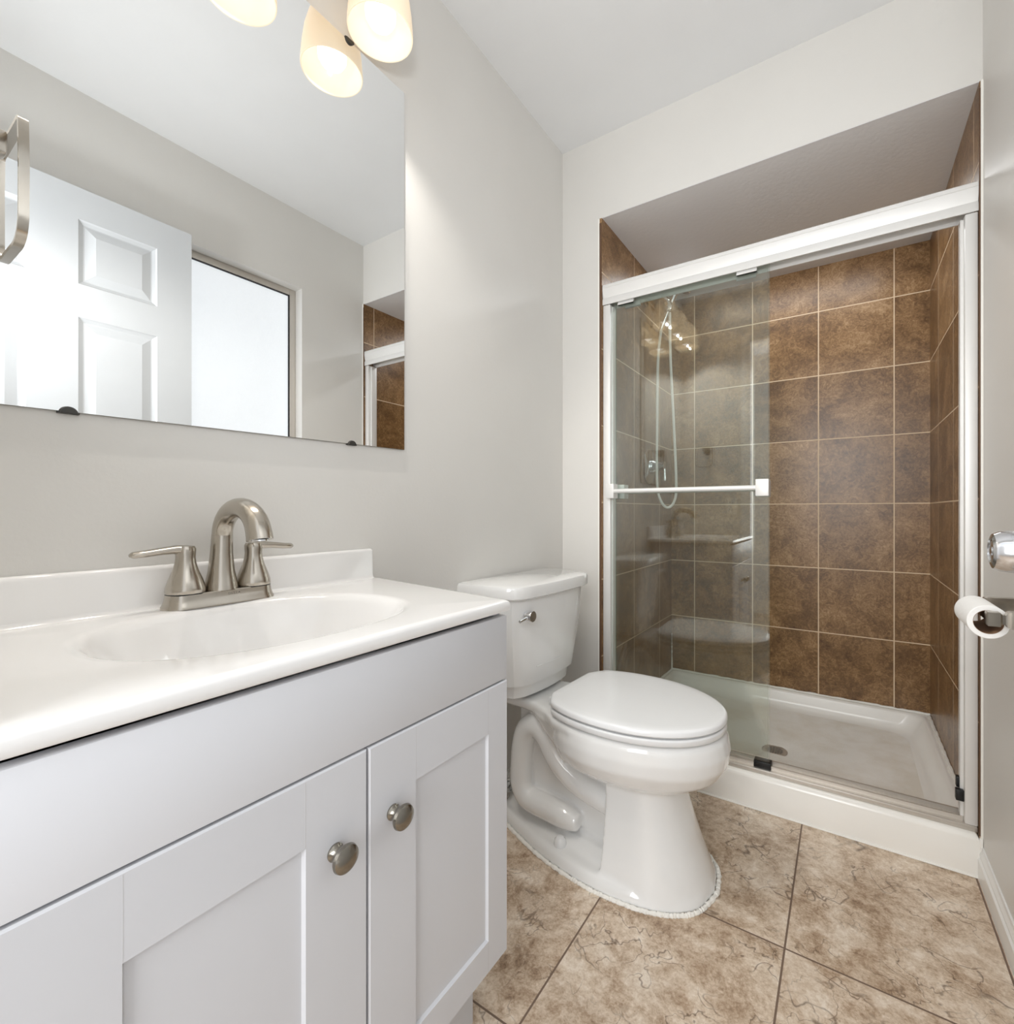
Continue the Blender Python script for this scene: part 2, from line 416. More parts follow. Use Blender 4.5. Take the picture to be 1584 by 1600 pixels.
# open six-panel door against the right wall
DF, DB = 0.236, 0.271
door_y1 = 0.857
def door():
    bm = NB(); y0 = YN+0.012; y1 = door_y1; z0, z1 = 0.012, 2.098
    cols = [(0.165, 0.400), (0.523, 0.744)]
    rows = [(1.768, 1.990), (0.92, 1.655), (0.20, 0.80)]
    ys = sorted({y0, y1, *[v for c in cols for v in c]}); zs = sorted({z0, z1, *[v for r in rows for v in r]})
    for i in range(len(ys)-1):
        for j in range(len(zs)-1):
            ya, yb, za, zb = ys[i], ys[i+1], zs[j], zs[j+1]
            isp = (ya, yb) in cols and (za, zb) in rows
            for face in (DF, DB):
                s = 1 if face == DF else -1
                if not isp:
                    quad(bm, [(face, ya, za), (face, yb, za), (face, yb, zb), (face, ya, zb)])
                else:
                    def loop(ins, dep): return [(face+s*dep, ya+ins, za+ins), (face+s*dep, yb-ins, za+ins), (face+s*dep, yb-ins, zb-ins), (face+s*dep, ya+ins, zb-ins)]
                    lv = [loop(0, 0), loop(0.004, 0.004), loop(0.014, 0.009), loop(0.018, 0.009), loop(0.046, 0.001)]
                    for a, b in zip(lv, lv[1:]):
                        for k in range(4): quad(bm, [a[k], a[(k+1) % 4], b[(k+1) % 4], b[k]])
                    quad(bm, lv[-1])
    for a, b in (((y0, z0), (y1, z0)), ((y1, z0), (y1, z1)), ((y1, z1), (y0, z1)), ((y0, z1), (y0, z0))):
        quad(bm, [(DF, *a), (DF, *b), (DB, *b), (DB, *a)])
    d = struct('door_1', bm, 'door', 'white six-panel door standing open against the right wall', 'door')
    ky, kz = 0.797, 0.940
    bm = NB()
    m4 = TR((DF, ky, kz), (0, -PI/2, 0))
    lathe(bm, [(0.030, 0.0), (0.031, 0.004), (0.027, 0.008), (0.012, 0.012), (0.011, 0.030), (0.015, 0.036), (0.0225, 0.044), (0.0258, 0.054), (0.0258, 0.066), (0.0245, 0.076), (0.0215, 0.082), (0.016, 0.084), (0.0145, 0.0825), (0.006, 0.0825), (0.0045, 0.0838), (0.0005, 0.0838)], 48, m4)
    k = obj('door_knob', bm, 'knob_chrome', d); k['label'] = 'satin chrome round door knob'
    bm = NB()
    for z in (0.25, 1.05, 1.85): box(bm, DF-0.004, DB, YN+0.002, YN+0.012, z-0.045, z+0.045, 0.002)
    obj('hinge', bm, 'knob_chrome', d)
    return d
door()

# doorway casing on the left jamb and head
bm = NB(); box(bm, DX0-0.058, DX0, YN, YN+0.012, 0, 2.178, 0.003); box(bm, DX0, DX1, YN, YN+0.012, 2.12, 2.178, 0.003)
struct('trim_5', bm, 'trim', 'white casing around the bathroom doorway', 'trim', True)

# ------------------------------------------------------------------ shower pan
def shower_pan():
    t = thing('shower_pan', 'cream white shower pan with raised curb and textured floor', 'shower pan')
    yt = D-0.012
    bm = NB()
    # outer/top/inner loops (x0,x1,y0,y1,z)
    def rl(x0, x1, y0, y1, z, r=0.0, n=6):
        pts = []
        for cx, cy, a0 in ((x1-r, y1-r, 0), (x0+r, y1-r, PI/2), (x0+r, y0+r, PI), (x1-r, y0+r, 1.5*PI)):
            for k in range(n+1):
                a = a0+PI/2*k/n; pts.append(Vector((cx+r*math.cos(a), cy+r*math.sin(a), z)))
        return pts
    X0, X1 = SL+0.0005, SR-0.0005
    Y1 = YB-0.0005
    L = [rl(X0, X1, yt, Y1, 0.0, 0.001), rl(X0, X1, yt, Y1, 0.098, 0.001), rl(X0+.003, X1-.003, yt+0.004, Y1-.003, 0.108, 0.003), rl(X0+.006, X1-.006, yt+0.012, Y1-0.006, 0.112, 0.004),
         rl(X0+0.020, X1-0.020, yt+0.080, Y1-0.020, 0.116, 0.03), rl(X0+0.026, X1-0.026, yt+0.086, Y1-0.027, 0.1145, 0.04), rl(X0+0.032, X1-0.033, yt+0.090, Y1-0.036, 0.107, 0.05), rl(X0+0.047, X1-0.050, yt+0.099, Y1-0.062, 0.080, 0.06), rl(X0+0.060, X1-0.063, yt+0.107, Y1-0.082, 0.063, 0.07), rl(X0+0.072, X1-0.075, yt+0.116, Y1-0.098, 0.055, 0.072),
         rl(X0+0.085, X1-0.088, yt+0.125, Y1-0.115, 0.052, 0.075)]
    loft(bm, L, True, False)
    box(bm, X1-0.001, XR-0.0005, yt+0.0005, D-0.003, 0.0, 0.107, 0.002)
    b = obj('basin', bm, 'acrylic', t, True, 50)
    dx, dy = -0.238, 2.09
    bm = NB()
    outer = rl(X0+0.085, X1-0.088, yt+0.125, Y1-0.115, 0.052, 0.075)
    n = len(outer); rings = []
    for f in (0, 0.3, 0.6, 0.85):
        rings.append([Vector((p.x+(dx+0.075*math.cos(math.atan2(p.y-dy, p.x-dx))-p.x)*f, p.y+(dy+0.075*math.sin(math.atan2(p.y-dy, p.x-dx))-p.y)*f, 0.052-0.010*f)) for p in outer])
    for rr, zz in ((0.075, 0.040), (0.058, 0.0375), (0.046, 0.035)):
        rings.append([Vector((dx+rr*math.cos(math.atan2(p.y-dy, p.x-dx)), dy+rr*math.sin(math.atan2(p.y-dy, p.x-dx)), zz)) for p in outer])
    loft(bm, rings, False, True)
    obj('textured_floor', bm, 'pan_floor', t, True, 60)
    dr = None
    bm = NB(); lathe(bm, [(0.030, 0.0372), (0.046, 0.0372), (0.047, 0.0355), (0.046, 0.034), (0.030, 0.034)], 40, Matrix.Translation((dx, dy, 0)), False, False)
    for k in range(-3, 4):
        hw = math.sqrt(max(0.0005, 0.034**2-(k*0.0095)**2))
        box(bm, dx+k*0.0095-0.0016, dx+k*0.0095+0.0016, dy-hw, dy+hw, 0.0352, 0.0368)
        box(bm, dx-hw, dx+hw, dy+k*0.0095-0.0016, dy+k*0.0095+0.0016, 0.0352, 0.0368)
    dr = obj('drain_grate', bm, 'alu_grey', t)
    bm = NB(); lathe(bm, [(0.0005, 0.0352), (0.034, 0.0352)], 32, Matrix.Translation((dx, dy, 0)), False, False); obj('drain_hole', bm, 'black', dr, False)
    bm = NB()
    for (a, b_) in (((X0, Y1-0.005, 0.116), (X1, Y1-0.005, 0.116)), ((X0+0.004, D+0.06, 0.114), (X0+0.004, Y1, 0.114)), ((X1-0.004, D+0.06, 0.114), (X1-0.004, Y1, 0.114))):
        N = 60; path = [Vector(a).lerp(Vector(b_), i/N)+Vector((0, 0, random.uniform(-.0012, .0012))) for i in range(N+1)]
        tube(bm, path, [0.0055+random.uniform(-.0016, .0016) for _ in path], 6)
    path = [Vector((SL+0.004, YB-0.004, 0.11+i*0.008)) for i in range(26)]
    tube(bm, path, [max(0.0008, 0.006*(1-i/27)+random.uniform(-.002, .002)) for i in range(26)], 6)
    tube(bm, [Vector((SL, D-0.013, 0.002)).lerp(Vector((SR, D-0.013, 0.002)), i/40) for i in range(41)], 0.004, 6)
    obj('caulk_bead', bm, 'caulk', t)
    return t
shower_pan()

# shower door frame
def shower_frame():
    t = thing('shower_door_frame', 'white and silver metal sliding door frame across the shower opening', 'shower frame', (0, D, 0))
    f0, f1 = 0.006, 0.064
    def loc(bm, x0, x1, z0, z1, y0=f0, y1=f1, bev=0.002): box(bm, x0, x1, y0, y1, z0, z1, bev)
    # header rail: profile extruded in x
    bm = NB()
    prof = [(f0-0.004, 1.806), (f0-0.004, 1.826), (f0+0.000, 1.834), (f0-0.003, 1.846), (f0-0.006, 1.868), (f0-0.006, 1.870), (f0-0.0045, 1.8705), (f0-0.0045, 1.872), (f0-0.006, 1.8725), (f0-0.005, 1.884), (f0+0.002, 1.889), (f1, 1.889), (f1, 1.806), (f1-0.004, 1.806), (f1-0.004, 1.83), (f0, 1.83), (f0, 1.806)]
    k = len(prof); a = [bm.verts.new((SL+0.001, y, z)) for y, z in prof]; b = [bm.verts.new((SR-0.001, y, z)) for y, z in prof]
    for i in range(k): bm.faces.new((a[i], a[(i+1) % k], b[(i+1) % k], b[i]))
    bm.faces.new(a[::-1]); bm.faces.new(b)
    obj('header_rail', bm, 'alu', t)
    bm = NB(); loc(bm, SL+0.001, SL+0.032, 0.128, 1.8055, bev=0.003); box(bm, SL+0.032, SL+0.037, f0+0.018, f1-0.018, 0.14, 1.8); obj('jamb', bm, 'alu', t)
    bm = NB(); loc(bm, SR-0.029, SR-0.001, 0.128, 1.8055, bev=0.003); box(bm, SR-0.036, SR-0.029, f0+0.018, f1-0.018, 0.14, 1.8); obj('jamb', bm, 'alu', t)
    bm = NB()
    box(bm, SL+0.002, SR-0.002, f0-0.002, f1, 0.113, 0.128, 0.002); box(bm, SL+0.032, SR-0.030, f0+0.014, f0+0.018, 0.127, 0.140); box(bm, SL+0.032, SR-0.030, f1-0.006, f1, 0.127, 0.140)
    obj('bottom_track', bm, 'alu_grey', t)
    bm = NB(); box(bm, SR-0.047, SR-0.029, f0+0.004, f0+0.022, 0.185, 0.215, 0.002); box(bm, SR-0.043, SR-0.029, f0+0.026, f0+0.042, 0.212, 0.242, 0.002)
    obj('bumper', bm, 'black', t)
    bm = NB(); box(bm, -0.262, -0.209, f0+0.006, f0+0.040, 0.1275, 0.150, 0.002); obj('centre_guide', bm, 'black', t)
    return t
shower_frame()

def glass_door(yc, x0, x1, label, front):
    t = thing('shower_glass_door', label, 'shower door', (0, yc, 0))
    bm = NB(); box(bm, x0, x1, -0.003, 0.003, 0.152, 1.822); p = obj('glass_panel', bm, 'glass', t, False)
    p.data.materials.append(M['glass_edge'])
    for f in p.data.polygons:
        if abs(f.normal.x) > 0.9: f.material_index = 1
    s = -1 if front else 1
    for hx in (x0+0.07, x1-0.07):
        bm = NB(); box(bm, hx-0.032, hx+0.032, s*0.0035, s*0.009, 1.795, 1.822, 0.001); box(bm, hx-0.032, hx+0.032, s*0.0035, s*0.012, 1.795, 1.799, 0.001); obj('hanger', bm, 'alu', t)
    zb = 1.066
    bm = NB()
    yb_ = s*0.036 if front else s*0.030
    tube(bm, [(x0+0.03, yb_, zb), (x1-0.015, yb_, zb)], 0.0085, 16); obj('towel_bar', bm, 'alu', t)
    for hx, w_ in ((x0+0.018, 0.017), (x1-0.017, 0.020)):
        bm = NB(); box(bm, hx-w_, hx+w_, min(s*0.0032, s*0.046), max(s*0.0032, s*0.046), zb-0.028, zb+0.028, 0.002); obj('bar_bracket', bm, 'alu', t)
    return t
g1 = glass_door(D+0.0205, -0.792, -0.214, 'front clear glass sliding panel with white towel bar, pushed left', True)
g2 = glass_door(D+0.0500, -0.780, -0.222, 'rear clear glass sliding panel behind the front one', False)

# shower valve
def valve():
    t = thing('shower_valve', 'satin chrome shower valve with lever on the left shower wall', 'shower valve', (SL, 2.25, 1.205))
    m4 = TR((0, 0, 0), (0, PI/2, 0))
    bm = NB(); lathe(bm, [(0.085, 0), (0.086, 0.005), (0.080, 0.010), (0.062, 0.013), (0.058, 0.016), (0.040, 0.018)], 48, m4); obj('escutcheon', bm, 'knob_chrome', t)
    bm = NB(); lathe(bm, [(0.034, 0.016), (0.036, 0.03), (0.024, 0.045), (0.020, 0.075), (0.022, 0.080), (0.010, 0.084)], 32, m4); h = obj('handle', bm, 'knob_chrome', t)
    bm = NB(); tube(bm, [(0.078, 0, 0.012), (0.082, -0.002, -0.02), (0.084, -0.004, -0.07)], [0.008, 0.006, 0.009], 12); obj('lever', bm, 'knob_chrome', h)
valve()
# hand shower
def hand_shower():
    t = thing('hand_shower', 'chrome hand shower with long white looped hose in the shower', 'hand shower', (SL, 2.20, 2.0))
    bm = NB(); lathe(bm, [(0.028, 0), (0.028, 0.006), (0.012, 0.010)], 28, TR((0, 0, 0), (0, PI/2, 0)))
    tube(bm, [(0.0, 0, 0), (0.05, 0, 0.005), (0.09, 0, -0.005), (0.115, 0, -0.03)], 0.010, 12); obj('arm', bm, 'chrome', t)
    bm = NB(); tube(bm, [(0.112, 0, -0.03), (0.124, 0, -0.07)], [0.016, 0.019], 16); box(bm, 0.10, 0.135, -0.02, 0.02, -0.075, -0.05, 0.004); obj('bracket', bm, 'chrome', t)
    bm = NB()
    tube(bm, [(0.075, 0.012, -0.15), (0.105, 0.012, -0.08), (0.135, 0.012, -0.01), (0.160, 0.012, 0.035)], [0.010, 0.012, 0.012, 0.014], 14)
    lathe(bm, [(0.012, 0.035), (0.022, 0.025), (0.040, 0.012), (0.043, 0.0), (0.040, -0.006), (0.005, -0.006)], 32, TR((0.175, 0.012, 0.02), (0, math.radians(28), 0))); obj('spray_head', bm, 'chrome', t)
    bm = NB(); P_ = [(0.066, 0.0, -0.13)]
    ctrl = [Vector((0.075, 0.012, -0.15)), Vector((0.062, 0.004, -0.30)), Vector((0.060, 0.000, -0.60)), Vector((0.060, 0.0, -0.88)), Vector((0.075, 0.012, -0.965)), Vector((0.100, 0.035, -0.995)), Vector((0.125, 0.055, -0.965)), Vector((0.133, 0.060, -0.88)), Vector((0.126, 0.045, -0.60)), Vector((0.118, 0.02, -0.30)), Vector((0.120, 0.0, -0.08))]
    pts = []
    for i in range(len(ctrl)-1):
        p0 = ctrl[max(i-1, 0)]; p1 = ctrl[i]; p2 = ctrl[i+1]; p3 = ctrl[min(i+2, len(ctrl)-1)]
        for k in range(10):
            u = k/10; pts.append(0.5*((2*p1)+(p2-p0)*u+(2*p0-5*p1+4*p2-p3)*u*u+(3*p1-p0-3*p2+p3)*u**3))
    pts.append(ctrl[-1])
    tube(bm, pts, 0.0062, 10); obj('hose', bm, 'hose', t)
hand_shower()

# ------------------------------------------------------------------ vanity
VX = -0.528
VY0, VY1 = 0.062, 0.7055
ZCT, ZCB = 0.826, 0.806
def shaker(parent, y0, y1, z0, z1, py0, py1, pz0, pz1, kpos):
    bm = NB(); xf = VX+0.001; xb = VX-0.018; dp = 0.005
    e = 0.002
    # front face with recessed panel, bevelled outer edge
    def lp(x, a, b, c, d_): return [(x, a, c), (x, b, c), (x, b, d_), (x, a, d_)]
    lv = [lp(xb, y0, y1, z0, z1), lp(xf-e, y0, y1, z0, z1), lp(xf, y0+e, y1-e, z0+e, z1-e), lp(xf, py0-0.0015, py1+0.0015, pz0-0.0015, pz1+0.0015), lp(xf-dp, py0+0.001, py1-0.001, pz0+0.001, pz1-0.001)]
    for a, b in zip(lv, lv[1:]):
        for k in range(4): quad(bm, [a[k], a[(k+1) % 4], b[(k+1) % 4], b[k]])
    quad(bm, lv[-1]); quad(bm, lv[0][::-1])
    # hairline stile joints, their groove shade put in as darker strips
    d = obj('door', bm, 'cabinet', parent, False)
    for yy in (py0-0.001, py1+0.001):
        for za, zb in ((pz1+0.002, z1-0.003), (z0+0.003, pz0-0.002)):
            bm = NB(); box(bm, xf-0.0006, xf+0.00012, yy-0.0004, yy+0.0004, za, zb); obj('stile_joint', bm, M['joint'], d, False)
    bm = NB(); m4 = TR((xf, kpos[0], kpos[1]), (0, PI/2, 0))
    lathe(bm, [(0.0105, 0.0), (0.0107, 0.002), (0.0085, 0.0045), (0.0062, 0.009), (0.0062, 0.013), (0.0095, 0.0155), (0.0155, 0.0175), (0.0170, 0.0205), (0.0160, 0.0240), (0.0120, 0.0270), (0.006, 0.0285), (0.0004, 0.0288)], 40, m4)
    obj('knob', bm, 'pewter', d)
    return d
M['joint'] = plain('stile_joint_shade', lin(196, 196, 198), 0.6)
def vanity():
    t = thing('vanity_cabinet', 'white shaker vanity cabinet with two doors under the sink top', 'cabinet', (0, 0, 0))
    bm = NB()
    box(bm, XL+0.002, VX-0.019, VY0+0.018, VY1-0.0185, 0.180, 0.197)
    box(bm, XL+0.002, VX-0.018, VY0, VY0+0.018, 0.180, ZCB-0.001); box(bm, XL+0.002, VX-0.018, VY1-0.018, VY1, 0.180, ZCB-0.001)
    box(bm, XL+0.002, XL+0.012, VY0+0.018, VY1-0.018, 0.197, ZCB-0.001)
    box(bm, VX-0.036, VX-0.0185, VY0+0.018, VY1-0.018, 0.60, 0.77)
    obj('body', bm, 'cabinet', t, False)
    bm = NB(); box(bm, VX-0.018, VX, VY0, VY1, 0.6815, 0.7975, 0.002); obj('false_drawer_front', bm, 'cabinet', t)
    shaker(t, VY0, 0.4010, 0.181, 0.6785, 0.1535, 0.3158, 0.2385, 0.5975, (0.3545, 0.573))
    shaker(t, 0.4040, VY1, 0.181, 0.6785, 0.4855, 0.6490, 0.2385, 0.5975, (0.4425, 0.575))
    bm = NB(); box(bm, XL+0.002, -0.609, VY0, VY1-0.002, 0.0, 0.180); obj('toe_kick', bm, 'cabinet', t, False)
vanity()

def sink_top():
    t = thing('sink_top', 'white one-piece sink countertop with oval basin and backsplash', 'sink', (0, 0, 0))
    bcx, bcy, ba, bb = -0.752, 0.392, 0.168, 0.212
    poly = [(VX-0.003+0.008, VY0-0.004), (VX+0.005, 0.7085), (XL+0.001, 0.778), (XL+0.001, VY0-0.004)]
    def hit(a, inset):
        dx, dy = math.cos(a), math.sin(a); best = 9
        for (x1, y1), (x2, y2) in zip(poly, poly[1:]+poly[:1]):
            ex, ey = x2-x1, y2-y1; l = math.hypot(ex, ey); nx, ny = -ey/l, ex/l   # inward (ccw)
            ox, oy = x1+nx*inset, y1+ny*inset
            den = dx*nx+dy*ny
            if abs(den) < 1e-9: continue
            s = ((ox-bcx)*nx+(oy-bcy)*ny)/den
            if s > 1e-6: best = min(best, s)
        return (bcx+dx*best, bcy+dy*best)
    angs = [2*PI*k/180 for k in range(180)]
    for (x, y) in poly: angs.append(math.atan2(y-bcy, x-bcx) % (2*PI))
    angs = sorted(set(round(a, 5) for a in angs))
    bm = NB(); secs = []
    for ins, z in ((0.010, ZCB), (0.002, ZCB), (0.0, ZCB+0.003), (0.0, ZCT-0.007), (0.0015, ZCT-0.003), (0.005, ZCT-0.0005), (0.011, ZCT)):
        secs.append([Vector((*hit(a, ins), z)) for a in angs])
    def ell(f, z):
        out = []
        for a in angs:
            c, s = math.cos(a), math.sin(a); r = f/((abs(c)/ba)**2.3+(abs(s)/bb)**2.3)**(1/2.3)
            out.append(Vector((bcx+c*r, bcy+s*r, z)))
        return out
    for f, dz in ((1.06, 0), (1.03, -0.0004), (1.0, -0.002), (0.975, -0.006), (0.95, -0.014), (0.90, -0.036), (0.82, -0.068), (0.70, -0.096), (0.52, -0.114), (0.3, -0.121), (0.10, -0.123)):
        secs.append(ell(f, ZCT+dz))
    loft(bm, secs, False, True)
    # underside with a bowl-sized hole
    u = [Vector((*hit(a, 0.010), ZCB)) for a in angs]
    loft(bm, [u, ell(1.02, ZCB), ell(1.0, ZCB-0.02), ell(0.86, ZCB-0.075), ell(0.6, ZCB-0.108), ell(0.1, ZCB-0.113)], False, True)
    obj('countertop', bm, 'marble', t, True, 40)
    bm = NB()
    N = 24; y0, y1 = VY0-0.004, 0.765
    prof = [(XL+0.0005, ZCT-0.003), (XL+0.026, ZCT-0.001), (XL+0.0215, ZCT+0.002), (XL+0.019, ZCT+0.007), (XL+0.0175, ZCT+0.064), (XL+0.0155, ZCT+0.069), (XL+0.012, ZCT+0.071), (XL+0.0005, ZCT+0.071)]
    a = [Vector((x, y0, z)) for x, z in prof]; b = [Vector((x, y1-0.006, z)) for x, z in prof]
    c = [Vector((XL+0.0005+(x-XL-0.0005)*0.75, y1, ZCT-0.003+(z-ZCT+0.003)*0.975)) for x, z in prof]
    loft(bm, [a, b, c]); obj('backsplash', bm, 'marble', t, True, 40)
    bm = NB(); lathe(bm, [(0.022, ZCT-0.1215), (0.021, ZCT-0.119), (0.016, ZCT-0.1185), (0.0005, ZCT-0.1185)], 28, Matrix.Translation((bcx, bcy, 0)), False, False); obj('drain', bm, 'nickel', t)
sink_top()

# faucet
def faucet():
    fx, fy = -0.9475, 0.412
    t = thing('faucet', 'brushed nickel two-handle arc faucet at the back of the sink', 'faucet', (fx, fy, ZCT))
    t.scale = (1.08, 1.08, 1.08)
    def stadium(hx, hy, z, n=14, off=0.0):
        pts = []; r = hx
        for cy, a0 in ((hy-hx, 0), (-(hy-hx), PI)):
            for k in range(n+1):
                a = a0+PI*k/n; pts.append(Vector((off+r*math.cos(a), cy+r*math.sin(a), z)))
        return pts
    bm = NB(); loft(bm, [stadium(0.027, 0.083, 0.0), stadium(0.0268, 0.0828, 0.003), stadium(0.0245, 0.0805, 0.007), stadium(0.0228, 0.0785, 0.013), stadium(0.0222, 0.0775, 0.021), stadium(0.0210, 0.0765, 0.0225)])
    base = obj('base_plate', bm, 'nickel', t, True, 30)
    # engraved lettering on the front of the base
    fc = bpy.data.curves.new('lettering', 'FONT'); fc.body = 'DELTA'; fc.size = 0.0052; fc.align_x = 'CENTER'; fc.extrude = 0.0002; fc.space_character = 1.25
    fo = bpy.data.objects.new('lettering', fc); C.objects.link(fo); fo.parent = base
    fo.location = (0.0228, 0.010, 0.0145); fo.rotation_euler = (math.radians(86), 0, PI/2)
    fc.materials.append(M['letter'])
    bpy.context.view_layer.update()
    lm = bpy.data.meshes.new_from_object(fo.evaluated_get(bpy.context.evaluated_depsgraph_get())); lm.name = 'lettering'
    lo = bpy.data.objects.new('lettering', lm); C.objects.link(lo); lo.parent = base; lo.location = fo.location; lo.rotation_euler = fo.rotation_euler
    bpy.data.objects.remove(fo); lo.name = 'lettering'
    # spout
    bm = NB(); ctrl = []
    zb = 0.022
    for z, x in ((0, 0.0), (0.012, 0.0), (0.03, 0.0), (0.06, 0.001), (0.09, 0.003)): ctrl.append((x, 0, zb+z))
    rad = [0.0245, 0.0225, 0.0190, 0.0162, 0.0150]
    cx, cz, R = 0.0615, zb+0.089, 0.0585
    for k in range(0, 15):
        a = PI-(PI*1.0)*k/14*0.93
        ctrl.append((cx+R*math.cos(a)+0.000, 0, cz+0.0455*math.sin(a))); rad.append(0.0147+0.0030*(k/14)**1.5)
    ex, ez = ctrl[-1][0], ctrl[-1][2]
    ctrl += [(ex+0.0025, 0, ez-0.007), (ex+0.0040, 0, ez-0.014)]; rad += [0.0180, 0.0184]
    tube(bm, ctrl, rad, 28, up=(0, 1, 0))
    sp = obj('spout', bm, 'nickel', t, True, 40)
    bm = NB(); tube(bm, [(ex+0.0040, 0, ez-0.0135), (ex+0.0042, 0, ez-0.0158)], 0.012, 20); obj('aerator', bm, 'chrome', sp)
    for s in (-1, 1):
        hy = s*0.0508
        bm = NB(); m4 = TR((0, hy, 0.0225))
        lathe(bm, [(0.0258, 0.0), (0.0266, 0.003), (0.0258, 0.010), (0.0222, 0.022), (0.0176, 0.034), (0.0142, 0.046), (0.0130, 0.056), (0.0136, 0.064), (0.0138, 0.069), (0.0118, 0.0735), (0.0005, 0.0752)], 36, m4)
        h = obj('handle', bm, 'nickel', t, True, 40)
        bm = NB()
        tube(bm, [(0, hy-s*0.006, 0.0900), (0, hy+s*0.012, 0.0915), (0, hy+s*0.032, 0.0900), (0, hy+s*0.052, 0.0875), (0, hy+s*0.066, 0.0865), (0, hy+s*0.0695, 0.0863)], [0.0085, 0.0085, 0.0070, 0.0066, 0.0060, 0.003], 18, sx=1.25, sy=0.82)
        obj('lever', bm, 'nickel', h, True, 50)
        bm = NB(); tube(bm, [(0.0128, hy-s*0.010, 0.058), (0.0130, hy-s*0.0102, 0.058)], 0.002, 10); 
        bm.free()
    for q in (-1, 1):
        bm = NB(); lathe(bm, [(0.0262, 0), (0.0262, 0.0012)], 32, TR((0, q*0.0508, 0.0218))); obj('gasket', bm, 'black', t)
M['letter'] = plain('engraved_letters', (0.20, 0.18, 0.16, 1), 0.4, 0.6)
faucet()

# mirror
def wall_mirror():
    y0, y1 = 0.082, 0.8704
    t = thing('wall_mirror', 'large frameless rectangular mirror above the vanity', 'mirror', (XL, 0, 0))
    b = lambda y: 1.1384+(y-0.1549)*0.0191
    zt = 2.1005
    bm = NB(); f = 0.0066
    pts = [(y0, b(y0)), (y1, b(y1)), (y1, zt), (y0, zt)]
    quad(bm, [(f, *p) for p in pts]); m = obj('glass', bm, 'mirror', t, False)
    bm = NB(); e = 0.0018
    po = [(y0, b(y0)), (y1, b(y1)), (y1, zt), (y0, zt)]
    bk = [(0.0008, y, z) for y, z in po]; fr = [(f-0.0002, y, z) for y, z in po]
    for k in range(4): quad(bm, [bk[k], bk[(k+1) % 4], fr[(k+1) % 4], fr[k]])
    quad(bm, fr); quad(bm, bk[::-1])
    obj('backing', bm, 'mirror_edge', t, False)
    for (y, z, up) in ((0.2229, None, 1), (0.7112, None, 1), (0.7043, zt, -1), (0.2300, zt, -1)):
        z = b(y) if z is None else z
        bm = NB(); N = 14
        pr = [(y+0.0110*math.cos(PI*k/N), z+up*(-0.002+0.0098*math.sin(PI*k/N))) for k in range(N+1)]
        a = [bm.verts.new((0.0070, p, q)) for p, q in pr]; c = [bm.verts.new((0.0105, p+(y-p)*0.12, q-up*0.001)) for p, q in pr]
        d_ = [bm.verts.new((0.0, p, q)) for p, q in pr]
        loft_v = [(a, c)]
        n = len(pr)
        for k in range(n-1): bm.faces.new((a[k], a[k+1], c[k+1], c[k]))
        bm.faces.new(c); bm.faces.new((a[0], c[0], c[-1], a[-1]))
        box(bm, 0.0002, 0.0085, y-0.012, y+0.012, min(z-up*0.0035, z-up*0.0006), max(z-up*0.0035, z-up*0.0006))
        obj('mirror_clip', bm, 'clip', t)
wall_mirror()

# vanity light
def sconce():
    ys = [0.285, 0.503, 0.7206]
    t = thing('vanity_light', 'three-lamp vanity light with frosted bell shades above the mirror', 'wall light', (XL, 0.503, 2.20))
    bm = NB(); box(bm, 0.0, 0.022, -0.30, 0.30, 0.02, 0.13, 0.006); obj('back_plate', bm, 'nickel', t)
    for y in ys:
        yy = y-0.503; cx = 0.098
        bm = NB(); tube(bm, [(0.02, yy, 0.075), (0.05, yy, 0.088), (0.085, yy, 0.086), (cx, yy, 0.062), (cx, yy, 0.048)], 0.009, 14)
        lathe(bm, [(0.012, 0.062), (0.026, 0.058), (0.030, 0.045), (0.028, 0.034)], 28, Matrix.Translation((cx, yy, 0)), True, False)
        a = obj('arm', bm, 'nickel', t)
        bm = NB(); z0 = -0.117
        outer = [(0.0265, 0.160), (0.040, 0.150), (0.054, 0.125), (0.063, 0.09), (0.0685, 0.05), (0.0715, 0.015), (0.0720, 0.003), (0.0712, 0.0)]
        inner = [(0.0690, 0.0005), (0.0685, 0.004), (0.0680, 0.015), (0.0650, 0.05), (0.0595, 0.09), (0.0505, 0.123), (0.037, 0.146), (0.0265, 0.155)]
        lathe(bm, outer+inner, 48, Matrix.Translation((cx, yy, z0)), False, False); obj('lamp_shade', bm, 'shade', t, True, 60)
        bm = NB(); lathe(bm, [(0.0005, 0.012), (0.014, 0.0138), (0.026, 0.022), (0.033, 0.035), (0.034, 0.048), (0.030, 0.065), (0.019, 0.082), (0.0135, 0.095), (0.0135, 0.135)], 32, Matrix.Translation((cx, yy, z0)), True, True); obj('bulb', bm, 'bulb', t)
        sl = bpy.data.lights.new('bulb_light', 'SPOT'); sl.energy = 7; sl.color = (1, 0.95, 0.88); sl.spot_size = math.radians(140); sl.spot_blend = 0.5; sl.shadow_soft_size = 0.006
        so = bpy.data.objects.new('bulb_light', sl); C.objects.link(so); so.parent = t; so.location = (cx+0.01, yy, z0+0.006); so.rotation_euler = (0, -math.radians(18), 0)
sconce()

